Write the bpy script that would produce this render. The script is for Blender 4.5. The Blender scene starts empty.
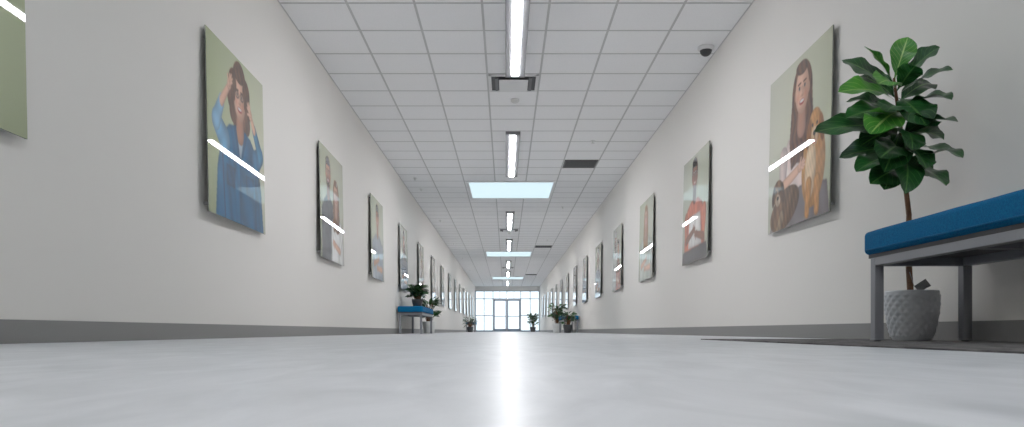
import bpy, bmesh, math, random
import numpy as np
from mathutils import Vector, Matrix
random.seed(4)
scene = bpy.context.scene
scene.view_settings.view_transform = 'Standard'
scene.view_settings.look = 'None'
scene.view_settings.exposure = 0.66
scene.view_settings.gamma = 1.13

XL, XR, H = -2.045, 2.222, 3.01
Y0, Y1 = -8.0, 49.0
TILE = 0.6096
PERIOD = 12.81

# ------------------------------------------------------------ helpers
def s2l(c):
    return tuple(((x/255.0)/12.92 if x/255.0 <= 0.04045 else ((x/255.0+0.055)/1.055)**2.4) for x in c)

def mat(name, col, rough=0.6, metal=0.0, spec=0.5, bump=None, noise=None, emis=None, sheen=0.0):
    m = bpy.data.materials.new(name); m.use_nodes = True
    nt = m.node_tree; b = nt.nodes['Principled BSDF']
    c = s2l(col) + (1,)
    b.inputs['Base Color'].default_value = c
    b.inputs['Roughness'].default_value = rough
    b.inputs['Metallic'].default_value = metal
    b.inputs['Specular IOR Level'].default_value = spec
    if sheen: b.inputs['Sheen Weight'].default_value = sheen
    tc = nt.nodes.new('ShaderNodeTexCoord')
    if noise:
        col2, scale, vec = noise
        mp = nt.nodes.new('ShaderNodeMapping'); mp.inputs['Scale'].default_value = vec
        nt.links.new(tc.outputs['Object'], mp.inputs['Vector'])
        n = nt.nodes.new('ShaderNodeTexNoise'); n.inputs['Scale'].default_value = scale; n.inputs['Detail'].default_value = 6
        nt.links.new(mp.outputs[0], n.inputs['Vector'])
        r = nt.nodes.new('ShaderNodeValToRGB')
        r.color_ramp.elements[0].position = 0.35; r.color_ramp.elements[1].position = 0.65
        r.color_ramp.elements[0].color = c; r.color_ramp.elements[1].color = s2l(col2) + (1,)
        nt.links.new(n.outputs['Fac'], r.inputs[0]); nt.links.new(r.outputs[0], b.inputs['Base Color'])
    if bump:
        scale, strength = bump
        n = nt.nodes.new('ShaderNodeTexNoise'); n.inputs['Scale'].default_value = scale; n.inputs['Detail'].default_value = 3
        nt.links.new(tc.outputs['Object'], n.inputs['Vector'])
        bp = nt.nodes.new('ShaderNodeBump'); bp.inputs['Strength'].default_value = strength; bp.inputs['Distance'].default_value = 0.005
        nt.links.new(n.outputs['Fac'], bp.inputs['Height']); nt.links.new(bp.outputs[0], b.inputs['Normal'])
    if emis:
        ecol, st = emis
        b.inputs['Emission Color'].default_value = s2l(ecol) + (1,)
        b.inputs['Emission Strength'].default_value = st
    return m

class MB:
    """mesh builder with material slots"""
    def __init__(s): s.v=[]; s.f=[]; s.m=[]; s.uv={}
    def box(s, x0,x1,y0,y1,z0,z1, mi=0):
        o=len(s.v)
        s.v += [(x0,y0,z0),(x1,y0,z0),(x1,y1,z0),(x0,y1,z0),(x0,y0,z1),(x1,y0,z1),(x1,y1,z1),(x0,y1,z1)]
        for q in [(0,3,2,1),(4,5,6,7),(0,1,5,4),(1,2,6,5),(2,3,7,6),(3,0,4,7)]:
            s.f.append(tuple(o+i for i in q)); s.m.append(mi)
    def lathe(s, prof, cx,cy, n=32, mi=0, close=True, fn=None):
        o=len(s.v)
        for k,(r,z) in enumerate(prof):
            for i in range(n):
                a=2*math.pi*i/n
                rr = r+(fn(k,i,r,z) if fn else 0)
                s.v.append((cx+rr*math.cos(a), cy+rr*math.sin(a), z))
        for k in range(len(prof)-1):
            for i in range(n):
                j=(i+1)%n
                s.f.append((o+k*n+i,o+k*n+j,o+(k+1)*n+j,o+(k+1)*n+i)); s.m.append(mi)
        if close:
            s.f.append(tuple(o+i for i in reversed(range(n)))); s.m.append(mi)
            e=o+(len(prof)-1)*n
            s.f.append(tuple(e+i for i in range(n))); s.m.append(mi)
    def tube(s, pts, rad, n=10, mi=0):
        o=len(s.v); pts=[Vector(p) for p in pts]
        for k,p in enumerate(pts):
            t=(pts[min(k+1,len(pts)-1)]-pts[max(k-1,0)]).normalized()
            a=t.cross(Vector((0,1,0.01))).normalized(); b=t.cross(a).normalized()
            r=rad[k] if isinstance(rad,(list,tuple)) else rad
            for i in range(n):
                an=2*math.pi*i/n
                s.v.append(tuple(p+a*r*math.cos(an)+b*r*math.sin(an)))
        for k in range(len(pts)-1):
            for i in range(n):
                j=(i+1)%n
                s.f.append((o+k*n+i,o+k*n+j,o+(k+1)*n+j,o+(k+1)*n+i)); s.m.append(mi)
        s.f.append(tuple(o+i for i in range(n))); s.m.append(mi)
        e=o+(len(pts)-1)*n
        s.f.append(tuple(e+i for i in range(n))); s.m.append(mi)
    def leaf(s, base, tip, width, up, lift=0.03, fold=0.18, nn=12, mm=6, mi=0, fiddle=True, ph=0.0):
        base=Vector(base); tip=Vector(tip); up=Vector(up).normalized()
        ctrl=(base+tip)/2+up*lift
        o=len(s.v); row=mm+1
        for i in range(nn+1):
            t=i/nn
            c=base*(1-t)**2+ctrl*2*t*(1-t)+tip*t*t
            tan=((ctrl-base)*(1-t)+(tip-ctrl)*t).normalized()
            side=tan.cross(up)
            if side.length<1e-3: side=Vector((1,0,0))
            side.normalize(); nr=side.cross(tan).normalized()
            q=max(0,(t-0.10)/0.90)
            if fiddle:
                w=math.sin(math.pi*min(1,q**1.2))**0.7 if 0<q<1 else 0
                w-=0.10*math.exp(-((q-0.33)/0.12)**2)*w
            else:
                w=math.sin(math.pi*min(1,q**0.8))**1.1 if 0<q<1 else 0
            w=max(w*width/2, 0.0035 if t<0.99 else 0.0006)
            for j in range(row):
                k=-1+2*j/mm
                off=fold*abs(k)*w + 0.14*w*abs(k)*math.sin(t*17+ph+(1 if k>0 else 0))
                s.v.append(tuple(c+side*k*w+nr*off))
                s.uv[len(s.v)-1]=(k*0.5+0.5,t)
        for i in range(nn):
            for j in range(mm):
                s.f.append((o+i*row+j,o+i*row+j+1,o+(i+1)*row+j+1,o+(i+1)*row+j)); s.m.append(mi)
    def obj(s, name, mats, smooth=False, parent=None, bevel=None):
        me=bpy.data.meshes.new(name); me.from_pydata(s.v,[],s.f)
        for m in mats: me.materials.append(m)
        me.polygons.foreach_set('material_index', s.m)
        if smooth: me.polygons.foreach_set('use_smooth',[True]*len(s.f))
        if s.uv:
            l=me.uv_layers.new(name='UVMap')
            for lp in me.loops:
                l.data[lp.index].uv = s.uv.get(lp.vertex_index,(0,0))
        me.update()
        ob=bpy.data.objects.new(name, me); scene.collection.objects.link(ob)
        if parent: ob.parent=parent
        if bevel:
            b=ob.modifiers.new('bevel','BEVEL'); b.width=bevel; b.segments=3; b.limit_method='ANGLE'
        return ob

def empty(name, loc=(0,0,0), rot=0):
    e=bpy.data.objects.new(name,None); scene.collection.objects.link(e); e.location=loc; e.rotation_euler[2]=rot
    e.empty_display_size=0.1
    return e

# ------------------------------------------------------------ materials
m_wall  = mat('wall_paint', (221,218,213), 0.62, spec=0.3, bump=(260,0.12))
m_wallr = mat('wall_paint_b', (221,218,213), 0.62, spec=0.3, bump=(260,0.12))
m_base  = mat('rubber_baseboard', (122,121,120), 0.5)
m_tile  = mat('ceiling_tile', (251,251,252), 0.9, spec=0.1, bump=(180,0.3), noise=((245,245,246),150,(1,1,1)))
m_tbar  = mat('ceiling_tbar', (196,196,196), 0.6)
m_white = mat('white_enamel', (225,225,225), 0.45)
m_house = mat('fixture_housing', (130,130,133), 0.5)
m_dark  = mat('dark_slot', (40,40,42), 0.5)
m_grille= mat('grille_grey', (95,95,97), 0.5)
m_lamp  = mat('lamp_diffuser', (255,255,255), 0.5, emis=((251,251,254),50.0))
m_sky   = mat('skylight_diffuser', (60,70,75), 0.6, spec=.1)
bb=m_sky.node_tree.nodes['Principled BSDF']; bb.inputs['Emission Color'].default_value=(.44,.57,.62,1); bb.inputs['Emission Strength'].default_value=1.0
m_steel = mat('brushed_steel', (170,170,172), 0.35, metal=0.9)
m_edge  = mat('acrylic_edge', (120,124,118), 0.2)
m_alu   = mat('door_aluminium', (128,142,160), 0.4, metal=0.1)
m_blue  = mat('blue_upholstery', (4,104,152), 0.9, spec=.15, bump=(420,0.8), noise=((0,82,134),160,(1,1,1)))
m_frame = mat('bench_steel', (128,130,136), 0.38, metal=0.35)
m_board = mat('bench_underboard', (70,70,74), 0.6)
m_pot   = mat('glazed_pot', (206,209,214), 0.4)
m_potw  = mat('white_pot', (225,225,222), 0.4)
m_potd  = mat('dark_pot', (60,60,62), 0.4)
m_soil  = mat('potting_soil', (50,38,28), 0.95, bump=(90,1.0))
m_trunk = mat('bark', (132,90,58), 0.8, bump=(120,0.8), noise=((92,62,42),40,(1,1,0.3)))
m_mat   = mat('carpet_mat', (112,109,108), 0.95, bump=(300,1.0), noise=((48,47,48),30,(1,0.25,1)))
m_tag   = mat('grey_tag', (120,120,120), 0.5)
m_ground= mat('pavement_concrete', (190,192,195), 0.9)

def leaf_mat(name, c1, c2, vein):
    m=bpy.data.materials.new(name); m.use_nodes=True; nt=m.node_tree; b=nt.nodes['Principled BSDF']
    uv=nt.nodes.new('ShaderNodeUVMap'); sp=nt.nodes.new('ShaderNodeSeparateXYZ'); nt.links.new(uv.outputs[0],sp.inputs[0])
    def mth(op,a,bv=None):
        n=nt.nodes.new('ShaderNodeMath'); n.operation=op
        for i,x in enumerate((a,bv)):
            if x is None: continue
            if isinstance(x,(int,float)): n.inputs[i].default_value=x
            else: nt.links.new(x,n.inputs[i])
        return n.outputs[0]
    dx=mth('ABSOLUTE',mth('SUBTRACT',sp.outputs[0],0.5))
    mid=mth('LESS_THAN',dx,0.030)
    ph=mth('SUBTRACT',mth('MULTIPLY',sp.outputs[1],9.0),mth('MULTIPLY',dx,5.0))
    lat=mth('LESS_THAN',mth('FRACT',ph),0.10)
    v=mth('MAXIMUM',mid,mth('MULTIPLY',lat,0.6))
    tc=nt.nodes.new('ShaderNodeTexCoord'); n=nt.nodes.new('ShaderNodeTexNoise'); n.inputs['Scale'].default_value=5
    nt.links.new(tc.outputs['Object'],n.inputs['Vector'])
    r=nt.nodes.new('ShaderNodeValToRGB'); r.color_ramp.elements[0].position=.38; r.color_ramp.elements[1].position=.66
    r.color_ramp.elements[0].color=s2l(c1)+(1,); r.color_ramp.elements[1].color=s2l(c2)+(1,)
    nt.links.new(n.outputs['Fac'],r.inputs[0])
    mx=nt.nodes.new('ShaderNodeMixRGB'); nt.links.new(v,mx.inputs[0]); nt.links.new(r.outputs[0],mx.inputs[1]); mx.inputs[2].default_value=s2l(vein)+(1,)
    nt.links.new(mx.outputs[0],b.inputs['Base Color'])
    b.inputs['Roughness'].default_value=0.30
    return m
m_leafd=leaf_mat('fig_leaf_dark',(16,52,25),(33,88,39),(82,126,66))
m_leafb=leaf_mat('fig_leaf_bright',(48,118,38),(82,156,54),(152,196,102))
m_leafo=leaf_mat('office_leaf',(24,54,28),(54,94,48),(90,120,74))

# floor
m_floor=bpy.data.materials.new('polished_vinyl_floor'); m_floor.use_nodes=True
nt=m_floor.node_tree; b=nt.nodes['Principled BSDF']
tc=nt.nodes.new('ShaderNodeTexCoord')
mp=nt.nodes.new('ShaderNodeMapping'); mp.inputs['Scale'].default_value=(5.0,1.8,1); mp.inputs['Rotation'].default_value=(0,0,.6); nt.links.new(tc.outputs['Object'],mp.inputs[0])
n1=nt.nodes.new('ShaderNodeTexNoise'); n1.inputs['Scale'].default_value=2.2; n1.inputs['Detail'].default_value=8; n1.inputs['Roughness'].default_value=.58; n1.inputs['Distortion'].default_value=.8
nt.links.new(mp.outputs[0],n1.inputs['Vector'])
r=nt.nodes.new('ShaderNodeValToRGB'); r.color_ramp.elements[0].position=.32; r.color_ramp.elements[1].position=.68
r.color_ramp.elements[0].color=s2l((174,178,182))+(1,); r.color_ramp.elements[1].color=s2l((202,205,209))+(1,)
nt.links.new(n1.outputs['Fac'],r.inputs[0]); nt.links.new(r.outputs[0],b.inputs['Base Color'])
mr=nt.nodes.new('ShaderNodeMapRange'); mr.inputs['To Min'].default_value=.28; mr.inputs['To Max'].default_value=.45
nt.links.new(n1.outputs['Fac'],mr.inputs['Value']); nt.links.new(mr.outputs[0],b.inputs['Roughness'])
b.inputs['Specular IOR Level'].default_value=0.36

# glass
m_glass=bpy.data.materials.new('clear_glass'); m_glass.use_nodes=True
nt=m_glass.node_tree; nt.nodes.clear()
o=nt.nodes.new('ShaderNodeOutputMaterial'); mx=nt.nodes.new('ShaderNodeMixShader'); mx.inputs[0].default_value=.08
t=nt.nodes.new('ShaderNodeBsdfTransparent'); t.inputs[0].default_value=(.9,.96,.98,1); g=nt.nodes.new('ShaderNodeBsdfGlossy'); g.inputs['Roughness'].default_value=.02
nt.links.new(t.outputs[0],mx.inputs[1]); nt.links.new(g.outputs[0],mx.inputs[2]); nt.links.new(mx.outputs[0],o.inputs[0])

# ------------------------------------------------------------ room shell
def simple(name, args, m, **k):
    q=MB(); q.box(*args); return q.obj(name,[m],**k)
simple('floor',(XL-.15,XR+.15,Y0,Y1+.1,-.1,0),m_floor)
simple('ceiling',(XL-.15,XR+.15,Y0,Y1+.1,H,H+.12),m_tile)
simple('wall_left',(XL-.15,XL,Y0,Y1+.1,0,H),m_wall)
simple('wall_right',(XR,XR+.15,Y0,Y1+.1,0,H),m_wallr)
simple('wall_back',(XL-.15,XR+.15,Y0-.15,Y0,0,H),m_wall)
q=MB(); q.box(XL,XL+.008,Y0,Y1,0,.100); q.box(XL+.008,XL+.014,Y0,Y1,0,.012); q.obj('baseboard_left',[m_base])
q=MB(); q.box(XR-.008,XR,Y0,Y1,0,.100); q.box(XR-.014,XR-.008,Y0,Y1,0,.012); q.obj('baseboard_right',[m_base])

# suspended ceiling grid
cw=(XR-XL)/7
rows=[8.5+TILE*k for k in range(-27,67)]
q=MB()
for i in range(8):
    x=XL+cw*i; q.box(max(XL,x-.011),min(XR,x+.011),Y0,Y1,H-.003,H+.001)
for y in rows:
    if Y0<y<Y1: q.box(XL,XR,y-.011,y+.011,H-.0026,H+.001)
q.obj('ceiling_grid',[m_tbar])

CX=(XL+XR)/2+.015
def light(y0,y1):
    e=empty('linear_ceiling_light',(CX,(y0+y1)/2,H)); L=(y1-y0)/2
    q=MB()
    q.box(-.110,-.041,-L,L,-.05,-.004); q.box(.041,.110,-L,L,-.05,-.004)
    q.box(-.041,.041,-L,-L+.06,-.05,-.004); q.box(-.041,.041,L-.06,L,-.05,-.004)
    q.obj('housing',[m_house],parent=e)
    q=MB(); q.box(-.039,.039,-L+.065,L-.065,-.060,-.006); q.obj('diffuser',[m_lamp],parent=e,bevel=.008)
for k in range(-1,4):
    for a in (5.45,10.94):
        y=a+PERIOD*k
        if y>Y0 and y+3.05<Y1: light(y+.01,y+3.04)

def skylight(y0):
    e=empty('skylight',(CX,y0+1.5*TILE,H)); w=.84; l=1.5*TILE-.02
    q=MB()
    q.box(-w-.05,-w,-l-.03,l+.03,-.02,.0); q.box(w,w+.05,-l-.03,l+.03,-.02,0)
    q.box(-w,w,-l-.03,-l+.02,-.02,0); q.box(-w,w,l-.02,l+.03,-.02,0)
    q.obj('frame',[m_white],parent=e)
    q=MB(); q.box(-w,w,-l+.02,l-.02,-.012,-.002); q.obj('diffuser',[m_sky],parent=e)
for k in range(-1,3): 
    y=14.6+PERIOD*k
    if y>Y0: skylight(y)

# square plaque diffusers in the middle column
def diffuser(y0):
    e=empty('air_diffuser',((XL+XR)/2,y0+TILE/2,H)); a=TILE/2-.015
    q=MB()
    q.box(-a,a,-a,-a+.03,-.02,-.002); q.box(-a,a,a-.03,a,-.02,-.002); q.box(-a,-a+.03,-a,a,-.02,-.002); q.box(a-.03,a,-a,a,-.02,-.002)
    q.obj('rim',[m_white],parent=e)
    q=MB(); q.box(-a+.03,a-.03,-a+.03,a-.03,-.008,-.003); q.obj('plenum',[m_dark],parent=e)
    q=MB(); q.box(-.17,.17,-.2,.2,-.045,-.035); q.box(-.02,.02,-.02,.02,-.035,-.008); q.obj('plaque',[m_white],parent=e,bevel=.004)
    q=MB(); q.box(-.215,-.18,-.22,.22,-.03,-.008); q.box(.18,.215,-.22,.22,-.03,-.008); q.obj('blades',[m_grille],parent=e)
for y in (8.5,8.5+PERIOD,8.5+2*PERIOD): diffuser(y)

def grille(y0,col=5):
    e=empty('return_air_grille',(XL+cw*(col+.5),y0+TILE/2,H)); a=TILE/2-.015
    q=MB(); q.box(-a,a,-a,a,-.006,-.002); q.obj('backing',[m_dark],parent=e)
    q=MB()
    for i in range(16):
        y=-a+.02+i*(2*a-.04)/15; q.box(-a,a,y-.006,y+.006,-.018,-.006)
    q.box(-a,-a+.02,-a,a,-.019,-.006); q.box(a-.02,a,-a,a,-.019,-.006)
    q.obj('louvres',[m_grille],parent=e)
for k in range(-1,3): grille(12.77+PERIOD*k)

def detector(x,y,r=.05):
    q=MB(); q.lathe([(r,H-.001),(r,H-.02),(r*.8,H-.04),(r*.35,H-.05)],x,y,n=20); q.obj('smoke_detector',[m_white],smooth=True)
detector(.115,9.45,.055); detector(.115,9.45+PERIOD,.055)
def sprinkler(x,y):
    q=MB(); q.lathe([(.04,H-.001),(.04,H-.008),(.012,H-.010),(.012,H-.035),(.028,H-.037),(.028,H-.042)],x,y,n=16); q.obj('sprinkler_head',[m_white])
for y in (5.9,14.3,15.4,19.8,25.0,30.0,36.0):
    sprinkler(-1.76,y)
for y in (11.5,17.6,24.0): sprinkler(1.35,y)
# dome camera
e=empty('security_dome_camera',(2.08,7.7,H))
q=MB(); q.lathe([(.085,-.001),(.085,-.025),(.07,-.04)],0,0,n=28); q.obj('base',[m_white],parent=e,smooth=True)
q=MB(); q.lathe([(.062*math.cos(a),-.038-.062*math.sin(a)) for a in [i*math.pi/2/8 for i in range(8)]]+[(.002,-.1)],0,0,n=28); q.obj('dome',[m_dark],parent=e,smooth=True)

# ------------------------------------------------------------ glazed end wall
simple('wall_end',(XL,XR,Y1,Y1+.1,2.72,H),m_wall)
e=empty('window_1',(0,Y1,0))
q=MB()
vx=[XL+.03,-1.45,-.86,.98,1.6,XR-.03]
for x in vx: q.box(x-.025,x+.025,0,.1,0,2.72)
q.box(XL,XR,0,.1,2.67,2.72); q.box(XL,XR,0,.1,2.16,2.21)
q.box(.035,.085,0,.1,2.22,2.66); q.box(-.42,-.39,0,.1,2.22,2.66); q.box(.51,.54,0,.1,2.22,2.66)
for a,b2 in ((XL,-.86),(.98,XR)):
    q.box(a,b2,0,.1,0,.10); q.box(a,b2,.01,.09,1.05,1.10)
q.obj('mullions',[m_alu],parent=e)
q=MB(); q.box(XL,-.86,.045,.055,.1,2.7); q.box(.98,XR,.045,.055,.1,2.7); q.box(-.86,.98,.045,.055,2.2,2.7); q.obj('glazing',[m_glass],parent=e)
for k,(a,b2) in enumerate(((-.83,.055),(.065,.95))):
    e=empty('door_%d'%(k+1),(0,Y1,0))
    q=MB(); q.box(a,a+.09,.02,.08,.01,2.15); q.box(b2-.09,b2,.02,.08,.01,2.15); q.box(a,b2,.02,.08,2.05,2.15); q.box(a,b2,.02,.08,.01,.2); q.box(a+.05,b2-.05,-.04,-.01,1.0,1.05)
    q.box(a+.05,a+.08,-.04,.03,1.0,1.05); q.box(b2-.08,b2-.05,-.04,.03,1.0,1.05)
    q.obj('leaf_frame',[m_alu],parent=e)
    q=MB(); q.box(a+.09,b2-.09,.045,.055,.2,2.05); q.obj('pane',[m_glass],parent=e)
simple('pavement',(-40,40,Y1+.1,Y1+60,-.12,-.02),m_ground)

# ------------------------------------------------------------ portrait panels
PW,PH,PZ=1.225,1.245,.857
def blur(m,n):
    for _ in range(n):
        p=np.pad(m,((1,1),(1,1))+((0,0),)*(m.ndim-2),mode='edge')
        m=(p[:-2,1:-1]+p[2:,1:-1]+p[1:-1,:-2]+p[1:-1,2:]+2*p[1:-1,1:-1])/6
    return m
class Art:
    def __init__(s,nu,nv,c0,c1):
        s.nu,s.nv=nu,nv
        u=np.linspace(0,1,nu); v=np.linspace(0,1,nv)
        s.U,s.V=np.meshgrid(u,v); s.px=1.2/nu
        k=np.clip(s.U*.8+s.V*.2,0,1)[...,None]
        s.C=np.array(c0,float)*(1-k)+np.array(c1,float)*k
        g=1.05-.22*((s.U-.5)**2+(s.V-.35)**2)
        s.C*=g[...,None]
    def blend(s,m,c,sh=None):
        c=np.array(c,float)
        m=np.clip(m,0,1)[...,None]
        col=np.broadcast_to(c,s.C.shape)
        if sh is not None: col=np.clip(col*sh[...,None],0,255)
        s.C=s.C*(1-m)+col*m
    def ell(s,cx,cy,rx,ry,c,rot=0,soft=1.0,a=1.0,sh=None):
        dx=s.U-cx; dy=s.V-cy; ca,sa=math.cos(rot),math.sin(rot)
        x=(dx*ca+dy*sa)/rx; y=(-dx*sa+dy*ca)/ry
        rr=np.sqrt(x*x+y*y); d=(1-rr)*min(rx,ry)
        form=1.06-.18*np.clip(rr,0,1)**3-.09*np.clip(x,-1,1)-.05*np.clip(y,-1,1) if min(rx,ry)>.03 and a==1 else np.ones_like(rr)
        s.blend(np.clip(d/(s.px*soft)+.5,0,1)*a,c,form*(sh if sh is not None else 1))
    def cap(s,x0,y0,x1,y1,r0,r1,c,sh=None):
        dx,dy=x1-x0,y1-y0; t=np.clip(((s.U-x0)*dx+(s.V-y0)*dy)/(dx*dx+dy*dy+1e-9),0,1)
        ddx=s.U-x0-t*dx; d=np.hypot(ddx,s.V-y0-t*dy); r=r0+(r1-r0)*t
        form=1.06-.24*np.clip(d/r,0,1)**3-.10*np.clip(ddx/r,-1,1) if max(r0,r1)>.012 else np.ones_like(d)
        s.blend((r-d)/s.px+.5,c,form*(sh if sh is not None else 1))
    def poly(s,pts,c,sh=None):
        ins=np.zeros(s.U.shape,bool); n=len(pts)
        for i in range(n):
            x0,y0=pts[i]; x1,y1=pts[(i+1)%n]
            if y0==y1: continue
            cnd=((y0>s.V)!=(y1>s.V))&(s.U<(x1-x0)*(s.V-y0)/(y1-y0)+x0)
            ins^=cnd
        m=ins.astype(float); it=max(6,s.nu//4)
        form=.64+.42*blur(m,it)
        cxm=sum(p[0] for p in pts)/n
        form=form-.10*np.clip((s.U-cxm)/.4,-1,1)
        s.blend(blur(m,2),c,form*(sh if sh is not None else 1))
    def folds(s,f=26,amp=.13,ang=.5,seed=0):
        w=np.sin((s.U*math.cos(ang)+s.V*math.sin(ang))*f+np.sin(s.V*9+seed)*1.6+np.sin(s.U*17+s.V*6)*.9+seed)
        w=w*.5+.5*np.sin(s.U*f*1.7-s.V*f*.9+np.sin(s.U*13+seed)*2+np.sin(s.V*21)*.8)
        return 1+amp*w
    def face(s,cx,cy,k,skin,hair,long=False,tilt=0,beard=False):
        rx,ry=.078*k,.104*k
        hs=1+.20*np.sin(s.U*95+np.sin(s.V*30)*2.0)
        if long:
            s.ell(cx,cy+.01*k,rx*1.5,ry*1.32,hair,sh=hs)
            s.poly([(cx-rx*1.45,cy),(cx+rx*1.45,cy),(cx+rx*1.75,cy+.20*k),(cx+rx*1.5,cy+.31*k),(cx+rx*.5,cy+.33*k),(cx-rx*.6,cy+.31*k),(cx-rx*1.5,cy+.33*k),(cx-rx*1.8,cy+.20*k)],hair,sh=hs)
        else:
            s.ell(cx,cy-.026*k,rx*1.15,ry*1.06,hair,sh=hs)
        dark=tuple(x*y for x,y in zip(skin,(.80,.74,.72)))
        s.cap(cx,cy+.06*k,cx,cy+.16*k,.040*k,.052*k,dark)
        s.ell(cx-rx*1.0,cy+.01*k,.012*k,.024*k,dark); s.ell(cx+rx*1.0,cy+.01*k,.012*k,.024*k,dark)
        s.ell(cx,cy,rx,ry,skin)
        s.ell(cx,cy+ry*.42,rx*.72,ry*.56,skin)
        s.ell(cx+rx*.6,cy+.02*k,rx*.45,ry*.8,dark,soft=10,a=.4)
        s.ell(cx,cy+ry*.82,rx*.45,ry*.14,dark,soft=6,a=.4)
        if beard: s.ell(cx,cy+.060*k,rx*.78,ry*.46,hair,a=.75,soft=4)
        s.ell(cx-rx*.1,cy-ry*.93,rx*.85,ry*.28,hair,rot=.12,sh=hs)
        for sg in (-1,1):
            ex=cx+sg*.031*k
            s.ell(ex,cy-.012*k,.020*k,.012*k,dark,soft=4,a=.55)
            s.ell(ex,cy-.011*k,.012*k,.006*k,(222,214,208)); s.ell(ex,cy-.012*k,.008*k,.008*k,(48,36,32))
            s.cap(ex-.016*k,cy-.031*k,ex+.016*k,cy-.033*k,.0035*k,.0035*k,tuple(x*.85 for x in hair))
            s.ell(cx+sg*.045*k,cy+.026*k,.02*k,.016*k,(214,130,112),soft=6,a=.30)
        s.cap(cx+.004*k,cy-.008*k,cx+.006*k,cy+.022*k,.005*k,.009*k,tuple(x*.90 for x in skin))
        s.ell(cx,cy+.026*k,.014*k,.005*k,dark,a=.7,soft=2)
        s.ell(cx,cy+.052*k,.030*k,.013*k,(158,78,72)); s.ell(cx,cy+.049*k,.025*k,.007*k,(240,234,228))
    def hand(s,x,y,k,ang,skin):
        s.ell(x,y,.032*k,.038*k,skin,rot=ang)
        for i,a in enumerate((-.45,-.15,.15,.42)):
            L=(.066,.08,.075,.058)[i]*k
            s.cap(x,y,x+math.sin(ang+a)*L,y-math.cos(ang+a)*L,.0125*k,.009*k,skin)
        s.cap(x,y,x+math.sin(ang-1.1)*.055*k,y-math.cos(ang-1.1)*.055*k,.0135*k,.009*k,skin)
    def out(s): return blur(s.C,1)

SK=(226,184,162); SK2=(200,150,122); SK3=(136,92,72)
def art_denim(nu,nv):
    a=Art(nu,nv,(172,182,142),(214,215,194))
    hs=a.folds(60,.22,.9)
    hair=(96,66,50)
    for (x,y,r) in [(.53,.14,.12),(.43,.18,.09),(.63,.18,.09),(.40,.26,.085),(.65,.27,.085),(.42,.34,.07),(.65,.36,.07),(.46,.40,.05),(.61,.41,.05)]:
        a.ell(x,y,r,r*1.05,hair,sh=hs)
    body=a.folds(26,.13,.35,1.0)
    a.poly([(.22,.52),(.34,.44),(.46,.42),(.60,.42),(.72,.44),(.84,.52),(.92,.72),(.96,1.01),(.10,1.01),(.14,.72)],(50,96,132),sh=body)
    a.poly([(.46,.42),(.60,.42),(.57,.54),(.53,.62),(.49,.54)],(176,196,212))
    a.face(.53,.235,1.34,SK,hair)
    for (x,y,r) in [(.437,.17,.038),(.623,.17,.038),(.422,.24,.030),(.638,.245,.030)]:
        a.ell(x,y,r,r*1.4,hair,sh=hs)
    for sg in (-1,1):
        cx=.53+sg*.042
        for i in range(14):
            a0=i*math.pi/7; a1=(i+1)*math.pi/7
            a.cap(cx+.030*math.cos(a0),.220+.021*math.sin(a0),cx+.030*math.cos(a1),.220+.021*math.sin(a1),.003,.003,(60,48,44))
    a.cap(.26,.55,.13,.47,.085,.065,(124,168,202),sh=body); a.cap(.13,.47,.22,.34,.060,.042,(142,182,212),sh=body)
    a.cap(.22,.34,.33,.23,.033,.024,SK); a.hand(.35,.205,1.0,.7,SK)
    a.cap(.82,.56,.92,.50,.08,.06,(66,112,148),sh=body); a.cap(.92,.50,.80,.36,.055,.038,(78,126,160),sh=body)
    a.cap(.80,.36,.745,.30,.030,.024,SK); a.hand(.73,.28,1.0,-.6,SK)
    a.cap(.53,.60,.51,1.0,.006,.006,(34,70,102)); a.cap(.44,.44,.50,.58,.022,.012,(42,84,120)); a.cap(.63,.44,.56,.58,.022,.012,(42,84,120))
    a.poly([(.62,.68),(.77,.68),(.76,.80),(.63,.80)],(46,88,124),sh=body); a.poly([(.28,.68),(.43,.68),(.42,.80),(.29,.80)],(46,88,124),sh=body)
    a.cap(.22,.62,.25,1.0,.008,.008,(36,72,106)); a.cap(.82,.64,.80,1.0,.008,.008,(36,72,106))
    return a.out()
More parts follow.
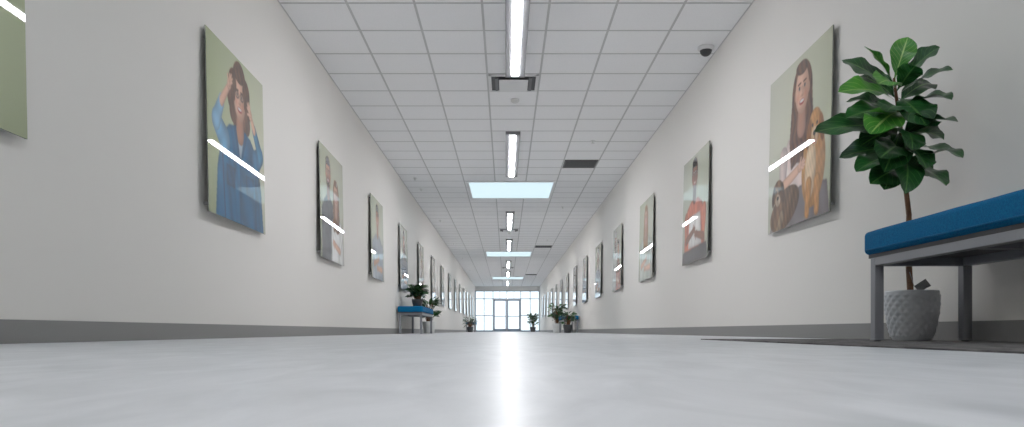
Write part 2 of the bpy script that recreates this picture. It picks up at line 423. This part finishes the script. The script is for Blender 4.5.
def art_dog(nu,nv):
    a=Art(nu,nv,(214,214,200),(188,192,164))
    body=a.folds(26,.08,.5,2.0)
    a.poly([(.26,.56),(.36,.46),(.50,.41),(.66,.41),(.80,.46),(.92,.62),(.90,.90),(.26,.92),(.20,.72)],(224,206,200),sh=body)
    a.face(.57,.21,1.36,SK,(92,62,48),long=True)
    a.poly([(.10,.88),(.30,.80),(.60,.78),(.96,.82),(1.0,1.01),(.04,1.01)],(122,114,116),sh=body)
    fur=a.folds(80,.10,1.0,3.0)
    gold=(198,148,104)
    a.ell(.76,.70,.17,.24,gold,rot=.15,sh=fur); a.ell(.72,.72,.08,.17,(228,200,166),rot=.1,sh=fur)
    a.cap(.70,.80,.68,.96,.045,.035,gold,sh=fur); a.cap(.82,.80,.82,.96,.045,.035,gold,sh=fur)
    a.ell(.78,.48,.095,.10,gold,sh=fur)
    a.ell(.69,.51,.034,.085,(142,96,64),rot=.25,sh=fur); a.ell(.875,.51,.034,.085,(142,96,64),rot=-.25,sh=fur)
    a.ell(.775,.54,.050,.055,(222,190,156),sh=fur); a.ell(.772,.52,.020,.014,(35,28,26)); a.cap(.772,.535,.772,.56,.003,.003,(60,40,34)); a.ell(.772,.568,.022,.010,(190,100,96))
    a.ell(.745,.47,.011,.011,(30,24,22)); a.ell(.808,.47,.011,.011,(30,24,22))
    a.cap(.28,.56,.26,.74,.075,.055,(216,198,192),sh=body); a.cap(.26,.74,.52,.68,.04,.030,SK); a.hand(.56,.67,1.0,1.4,SK)
    f2=a.folds(60,.28,.7,1.0)
    a.ell(.30,.88,.26,.12,(110,86,68),rot=-.25,sh=f2); a.ell(.19,.76,.095,.085,(120,94,74),sh=f2)
    a.ell(.105,.77,.028,.070,(72,54,44),rot=.2,sh=f2); a.ell(.275,.77,.028,.070,(72,54,44),rot=-.2,sh=f2)
    a.ell(.185,.805,.045,.040,(194,174,154),sh=f2); a.ell(.183,.79,.017,.012,(28,24,22)); a.ell(.155,.748,.010,.010,(25,20,18)); a.ell(.222,.748,.010,.010,(25,20,18))
    a.cap(.26,.92,.20,1.0,.04,.035,(156,134,112),sh=f2)
    return a.out()
def art_pair(nu,nv,bg=((184,188,160),(206,206,186)),sh1=(230,230,226),sh2=(86,88,92)):
    a=Art(nu,nv,*bg); body=a.folds(26,.10,.5,.4)
    a.poly([(.06,.56),(.16,.47),(.26,.42),(.40,.42),(.50,.47),(.58,.56),(.60,1.01),(.04,1.01)],sh2,sh=body)
    a.face(.33,.22,1.15,SK2,(50,38,32),beard=True)
    a.poly([(.44,.66),(.56,.56),(.76,.56),(.94,.64),(.98,1.01),(.42,1.01)],sh1,sh=body)
    a.face(.66,.36,1.1,SK,(120,84,56),long=True)
    a.cap(.90,.70,.80,.88,.07,.045,sh1,sh=body); a.cap(.80,.88,.60,.84,.035,.03,SK); a.hand(.57,.83,1.0,-1.4,SK)
    return a.out()
def art_coral(nu,nv):
    a=Art(nu,nv,(204,206,190),(186,190,168)); body=a.folds(28,.10,.6,.9)
    a.poly([(.12,.58),(.20,.48),(.36,.42),(.62,.42),(.78,.48),(.86,.58),(.92,1.01),(.08,1.01)],(206,126,106),sh=body)
    a.face(.48,.20,1.25,SK3,(34,26,24))
    a.poly([(.28,.56),(.72,.56),(.78,.86),(.26,.86)],(230,226,222),sh=body)
    a.cap(.16,.58,.18,.78,.08,.05,(212,134,112),sh=body); a.cap(.18,.78,.42,.72,.038,.03,SK3); a.hand(.45,.71,1,1.5,SK3)
    a.cap(.86,.58,.84,.80,.08,.05,(212,134,112),sh=body); a.cap(.84,.80,.62,.76,.038,.03,SK3); a.hand(.59,.75,1,-1.5,SK3)
    a.poly([(.05,.88),(.95,.86),(1,1.01),(0,1.01)],(76,70,72))
    return a.out()
def art_single(nu,nv,shirt,hair,skin,long,bg,pale=False):
    a=Art(nu,nv,*bg); body=a.folds(22,.07,.5,shirt[0]%6)
    a.poly([(.12,.60),(.20,.50),(.36,.44),(.64,.44),(.80,.50),(.88,.60),(.94,1.01),(.06,1.01)],shirt,sh=body)
    a.face(.50,.23,1.25,skin,hair,long=long)
    a.cap(.14,.60,.20,.82,.08,.05,shirt,sh=body); a.cap(.20,.82,.50,.76,.04,.03,skin); a.hand(.53,.75,1.05,1.4,skin)
    a.cap(.88,.60,.82,.86,.08,.05,shirt,sh=body); a.cap(.82,.86,.52,.86,.04,.03,skin); a.hand(.48,.86,1.05,-1.4,skin)
    return a.out()
def art_kneel(nu,nv):
    a=Art(nu,nv,(200,206,176),(182,191,156)); body=a.folds(26,.10,.5,2)
    a.poly([(.02,.62),(.12,.50),(.30,.46),(.48,.50),(.60,.62),(.66,1.01),(0,1.01)],(196,206,210),sh=body)
    a.face(.32,.25,1.2,SK,(60,42,34),long=True)
    a.cap(.56,.62,.52,.84,.07,.05,(186,198,204),sh=body); a.cap(.52,.84,.28,.80,.035,.03,SK); a.hand(.25,.79,1,-1.4,SK)
    return a.out()

m_photo=bpy.data.materials.new('glossy_photo_print'); m_photo.use_nodes=True
nt=m_photo.node_tree; b=nt.nodes['Principled BSDF']
at=nt.nodes.new('ShaderNodeAttribute'); at.attribute_name='Col'
hsv=nt.nodes.new('ShaderNodeHueSaturation'); hsv.inputs['Saturation'].default_value=1.15; hsv.inputs['Value'].default_value=.86
nt.links.new(at.outputs['Color'],hsv.inputs['Color']); nt.links.new(hsv.outputs[0],b.inputs['Base Color'])
b.inputs['Roughness'].default_value=.5; b.inputs['Specular IOR Level'].default_value=.1
b.inputs['Coat Weight'].default_value=.9; b.inputs['Coat Roughness'].default_value=.012; b.inputs['Coat IOR'].default_value=1.46
TILT=-.020; OFF=.004; YAW=.018
def panel_mesh(C,near):
    """near=-1: near edge is at local -X (left wall), +1: at local +X (right wall)"""
    nv,nu=C.shape[:2]
    q=MB()
    def yy(x,z,d): return -(d+TILT*(z-PH)+YAW*(PW/2+near*x))
    x0,x1,d0,d1=-PW/2,PW/2,OFF,OFF+.007
    o=len(q.v)
    for z in (0,PH):
        q.v += [(x0,yy(x0,z,d1),z),(x1,yy(x1,z,d1),z),(x1,yy(x1,z,d0),z),(x0,yy(x0,z,d0),z)]
    for f in [(0,3,2,1),(4,5,6,7),(0,1,5,4),(1,2,6,5),(2,3,7,6),(3,0,4,7)]:
        q.f.append(tuple(o+i for i in f)); q.m.append(1)
    for sx in (-1,1):
        for z in (.06,PH-.06):
            x=sx*(PW/2-.06); n=12; o=len(q.v)
            for y in (0,yy(x,z,OFF+.002)):
                for i in range(n):
                    a=2*math.pi*i/n; q.v.append((x+.012*math.cos(a),y,z+.012*math.sin(a)))
            for i in range(n):
                j=(i+1)%n; q.f.append((o+i,o+j,o+n+j,o+n+i)); q.m.append(2)
    o=len(q.v)
    for r in range(nv):
        z=PH*(1-r/(nv-1))
        for c in range(nu):
            x=-PW/2+PW*c/(nu-1); q.v.append((x, yy(x,z,OFF+.0076), z))
    for r in range(nv-1):
        for c in range(nu-1):
            a=o+r*nu+c; q.f.append((a,a+nu,a+nu+1,a+1)); q.m.append(0)
    me=bpy.data.meshes.new('portrait_panel'); me.from_pydata(q.v,[],q.f)
    for m in (m_photo,m_edge,m_steel): me.materials.append(m)
    me.polygons.foreach_set('material_index',q.m)
    at=me.color_attributes.new('Col','FLOAT_COLOR','POINT')
    L=np.clip(C,0,255)/255.0; L=np.where(L<=.04045,L/12.92,((L+.055)/1.055)**2.4)
    arr=np.ones((len(q.v),4),np.float32); arr[o:,:3]=L.reshape(-1,3)
    at.data.foreach_set('color',arr.ravel()); me.update()
    return me
BG=[((194,199,170),(212,213,198)),((206,206,196),(190,195,170)),((202,198,186),(184,180,168))]
lo=(56,72)
ART={'denim':art_denim(190,250),'dog':art_dog(190,250),
   'pair':art_pair(100,150),'coral':art_coral(100,150),'kneel':art_kneel(100,140),
   'a':art_single(*lo,(150,158,166),(40,32,28),SK2,False,BG[0]),
   'b':art_single(*lo,(84,106,130),(110,76,50),SK,True,BG[1]),
   'c':art_single(*lo,(206,196,184),(60,44,36),SK3,False,BG[2]),
   'd':art_pair(*lo,BG[1],(170,110,92),(206,204,198)),
   'e':art_single(*lo,(200,206,196),(150,110,70),SK,True,BG[0])}
cache={}
leftseq=['pair','a','b','d','c','e','coral','b','a','d','c','e','b','a','e']
rightseq=['dog','coral','e','d','a','b','c','pair','a','b','c','d','a','e','b']
for k in range(-3,14):
    yc=4.95+3.01*k+PW/2-(.06 if k==-1 else 0)
    if yc<Y0+.7 or yc>Y1-1: continue
    for side in (0,1):
        if side==1 and k==-1: continue
        if side==0: key='denim' if k==0 else ('kneel' if k==-1 else ('e' if k<0 else leftseq[k-1]))
        else: key='c' if k<0 else rightseq[k]
        if (key,side) not in cache: cache[(key,side)]=panel_mesh(ART[key],-1 if side==0 else 1)
        ob=bpy.data.objects.new('portrait_panel',cache[(key,side)])
        scene.collection.objects.link(ob)
        ob.location=(XL+.001 if side==0 else XR-.001, yc, PZ); ob.rotation_euler[2]=math.pi/2 if side==0 else -math.pi/2

# ------------------------------------------------------------ benches
def bench(xc,y0,y1,wid=.47):
    e=empty('upholstered_bench',(xc,(y0+y1)/2,0)); L=(y1-y0)/2; w=wid/2
    zt,zb=.515,.405
    me=bpy.data.meshes.new('cushion'); bm=bmesh.new()
    bmesh.ops.create_cube(bm,size=1)
    for v in bm.verts: v.co=Vector((v.co.x*wid,v.co.y*2*L,(v.co.z+.5)*(zt-zb)+zb))
    bmesh.ops.bevel(bm,geom=bm.edges[:],offset=.028,segments=5,profile=.6,affect='EDGES')
    bmesh.ops.subdivide_edges(bm,edges=[x for x in bm.edges if x.calc_length()>.2],cuts=8,use_grid_fill=True)
    for v in bm.verts:
        if v.co.z>zt-.03:
            v.co.z+=.012*max(0,1-(v.co.x/w)**2)*max(0,1-(v.co.y/L)**2)
        v.co.x+=.003*math.sin(v.co.y*23)*(1 if v.co.x>0 else -1)*(abs(v.co.x)>w*.9)
    for f in bm.faces: f.smooth=True
    bm.to_mesh(me); bm.free(); me.materials.append(m_blue)
    ob=bpy.data.objects.new('cushion',me); scene.collection.objects.link(ob); ob.parent=e
    q=MB()
    pts=[(-w+.0,-L+.03,.425),(-w+.0,L-.03,.425)]
    q.tube(pts,.004); q.tube([(w,-L+.03,.425),(w,L-.03,.425)],.004); q.obj('piping',[m_blue],parent=e,smooth=True)
    q=MB(); q.box(-w+.02,w-.02,-L+.02,L-.02,.388,.406); q.obj('underboard',[m_board],parent=e)
    q=MB(); t=.042
    for sx in (-1,1):
        x=sx*(w-.04)
        q.box(x-t/2,x+t/2,-L+.04+t,L-.04-t,.350,.388)
        for sy in (-1,1):
            y=sy*(L-.04-t/2); q.box(x-t/2,x+t/2,y-t/2,y+t/2,.006,.388)
            q.box(x-t/2-.002,x+t/2+.002,y-t/2-.002,y+t/2+.002,.004,.012)
    for sy in (-1,1):
        y=sy*(L-.04-t/2); q.box(-w+.04+t/2,w-.04-t/2,y-t/2,y+t/2,.350,.388)
    q.box(-w+.06,w-.06,-.02,.02,.35,.388)
    q.obj('steel_frame',[m_frame],parent=e,bevel=.003)
    q=MB()
    for sx in (-1,1):
        for sy in (-1,1):
            x=sx*(w-.04); y=sy*(L-.04-t/2); q.lathe([(.016,0.0),(.016,.008)],x,y,n=14)
    q.obj('feet',[m_dark],parent=e)
    return e
b1=bench(1.935,1.95,3.51,.49); b1.location.z=.005
bench(XL+.27,13.7,15.7)
bench(XR-.27,22.2,24.1)
bench(XL+.27,37.0,38.9)

q=MB(); q.box(1.185,2.205,.6,4.5,0,.005); q.obj('floor_mat',[m_mat])

# ------------------------------------------------------------ fiddle leaf fig
PX,PY=2.02,3.67
FZ=.005
e=empty('fiddle_leaf_fig',(PX,PY,FZ))
def relief(k,i,r,z):
    if z<.02 or z>.225: return 0
    a=i/120*2*math.pi
    return .007*abs(math.sin(9*a+z*70)*math.sin(9*a-z*70))
prof=[(.078,0),(.086,.006)]+[(.086+.034*math.sin(min(1,(z/.2))*math.pi/2),z) for z in [.012+i*.0045 for i in range(49)]]+[(.122,.238),(.120,.246),(.112,.246),(.108,.235),(.106,.215)]
q=MB(); q.lathe(prof,0,0,n=120,close=False,fn=relief); q.lathe([(.078,.0),(.001,.0)],0,0,n=24,close=False)
pot=q.obj('pot',[m_pot],parent=e,smooth=True); pot.location.x=-.008
q=MB(); q.lathe([(.109,.215),(.08,.224),(.03,.228),(.002,.23)],0,0,n=40,close=False); sl=q.obj('soil',[m_soil],parent=e,smooth=True); sl.location.x=-.008
q=MB()
def P(px,py,d=0):   # measured sprig positions -> plant-local metres
    y=PY+d
    return Vector(((px-506)/740*y-PX, d, (331-py)/740*y+.0525-FZ))
trunk=[P(911,296),P(909,270),P(908,240),P(909,215),P(906,190),P(904,165),P(902,140),P(899,115),P(896,95),P(894,78)]
trunk[0].z=.2
q.tube(trunk,[.015,.0145,.0135,.0125,.0115,.0105,.010,.009,.008,.005],n=12)
q.obj('trunk',[m_trunk],parent=e,smooth=True)
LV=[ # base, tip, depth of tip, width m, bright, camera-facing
 (894,80, 908,37,-.05,.12,1,.8),(893,82, 864,46,-.10,.12,1,.5),(896,86, 940,47,-.12,.13,0,.6),
 (898,95, 953,70,-.20,.14,0,.5),(893,90, 842,60, .08,.14,0,.6),(894,100,838,92,-.08,.16,1,.7),
 (896,110,846,118,-.14,.15,0,.6),(899,108,952,100,-.22,.15,0,.6),(902,124,958,122,-.22,.14,0,.5),
 (898,128,814,132,-.10,.17,0,.7),(900,132,884,172,-.22,.17,0,1.0),(903,148,963,158,-.24,.15,0,.7),
 (901,150,839,158, .05,.15,0,.7),(905,165,946,186,-.22,.14,0,.7),(903,168,870,184,-.12,.14,0,.9),
 (900,112,870,134,-.24,.18,1,.8),(898,98, 926,126,-.24,.17,0,1.0),(904,172,950,150,-.22,.12,0,.5),
 (901,140,926,168,-.24,.16,0,1.0),(901,156,856,172,-.16,.14,0,.6),(895,88, 878,84,-.22,.14,1,.9),
 (897,104,932,84, .02,.15,0,.6),(897,100,860,76, .12,.15,0,.6),(900,128,860,146,-.05,.16,0,.8),
 (899,120,928,110, .04,.16,0,.5),(902,150,905,194,-.22,.14,0,1.0),(900,130,912,150,-.26,.14,0,1.0),
 (899,118,846,102, .10,.15,0,.5),(901,138,944,140,-.10,.16,0,.6),(896,92,915,66,-.15,.12,0,.7),
 (902,144,880,158,-.28,.16,0,.9),(900,124,866,126,.14,.16,0,.8),(903,160,930,176,-.05,.15,0,.7),
 (899,108,886,112,-.30,.15,0,.8),(901,136,936,120,-.28,.13,0,.5),(903,158,884,190,-.05,.13,0,.9)]
qd,qb=MB(),MB()
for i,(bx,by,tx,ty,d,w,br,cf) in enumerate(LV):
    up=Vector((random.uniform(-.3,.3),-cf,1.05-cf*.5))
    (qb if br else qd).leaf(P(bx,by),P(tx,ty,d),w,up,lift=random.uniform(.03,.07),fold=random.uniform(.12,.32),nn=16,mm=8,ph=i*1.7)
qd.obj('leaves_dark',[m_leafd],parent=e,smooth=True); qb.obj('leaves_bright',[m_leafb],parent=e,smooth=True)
q=MB(); o=P(914,286,-.09)
q.v+=[tuple(o),tuple(o+Vector((.05,-.01,.035))),tuple(o+Vector((.075,-.015,.0))),tuple(o+Vector((.025,0,-.03)))]
q.f.append((0,1,2,3)); q.m.append(0); q.tube([tuple(trunk[1]),tuple(o+Vector((.0,.0,.0)))],.0015,n=6)
q.obj('care_tag',[m_tag],parent=e)

# ------------------------------------------------------------ other potted plants
def bushy(name,x,y,z,h,spread,n,llen,lw,potr,poth,mp,fid=False,stalk=0):
    e=empty(name,(x,y,z)); rnd=random.Random(int(x*100+y*10))
    q=MB(); q.lathe([(potr*.7,0),(potr*.75,.004),(potr*.95,poth*.7),(potr,poth*.96),(potr,poth),(potr*.9,poth),(potr*.87,poth*.85)],0,0,n=36,close=False); q.lathe([(potr*.7,0),(.001,0)],0,0,n=20,close=False)
    q.obj('pot',[mp],parent=e,smooth=True)
    q=MB(); q.lathe([(potr*.88,poth*.86),(.001,poth*.92)],0,0,n=24,close=False); q.obj('soil',[m_soil],parent=e)
    ql,qs=MB(),MB()
    for i in range(n):
        a=rnd.uniform(0,2*math.pi); f=rnd.uniform(.15,1); zz=poth+(h-poth)*rnd.uniform(.12,.80)
        rr=spread*f*.45
        base=Vector((rr*math.cos(a),rr*math.sin(a),zz))
        el=rnd.uniform(-.35,.9)
        tip=base+Vector((math.cos(a)*math.cos(el),math.sin(a)*math.cos(el),math.sin(el)))*llen*rnd.uniform(.7,1.1)
        tip.z=min(tip.z,h)
        tip.x=max(-spread,min(spread,tip.x)); tip.y=max(-spread,min(spread,tip.y))
        qs.tube([(0.02*math.cos(a),.02*math.sin(a),poth*.85),tuple(base*.5+Vector((0,0,zz*.12))),tuple(base)],.004,n=5)
        ql.leaf(base,tip,lw*rnd.uniform(.8,1.2),(rnd.uniform(-.4,.4),rnd.uniform(-.7,.1),1),lift=llen*.2,nn=8,mm=4,fiddle=fid,ph=i)
    ql.obj('foliage',[m_leafo],parent=e,smooth=True); qs.obj('stems',[m_trunk],parent=e)
bushy('potted_foliage_plant',-1.72,14.35,.527,.42,.24,110,.20,.085,.11,.14,m_potd)
bushy('potted_peace_lily',-1.68,16.15,0,.80,.28,60,.26,.085,.15,.26,m_potw)
bushy('potted_dracaena',-1.60,33.0,0,.68,.36,60,.36,.05,.15,.24,m_potd)
bushy('potted_fig_tree',1.70,24.6,0,1.02,.34,90,.24,.11,.17,.30,m_potw,True)
bushy('potted_fig_tree',1.80,21.6,0,.62,.28,60,.22,.09,.14,.24,m_potd,True)
bushy('potted_fig_tree',1.50,41.0,0,1.05,.38,90,.28,.11,.16,.28,m_potd,True)

# ------------------------------------------------------------ world + camera
w=bpy.data.worlds.new('sky'); scene.world=w; w.use_nodes=True
bg=w.node_tree.nodes['Background']; bg.inputs[0].default_value=(.86,.93,1.0,1); bg.inputs[1].default_value=1.3
cam=bpy.data.cameras.new('camera'); co=bpy.data.objects.new('camera',cam); scene.collection.objects.link(co)
co.location=(0,0,.0525); co.rotation_euler=(math.pi/2,0,0)
cam.sensor_width=36; cam.lens=740/1024*36; cam.shift_x=6/1024; cam.shift_y=117.5/1024; cam.clip_start=.01; cam.clip_end=300
scene.camera=co
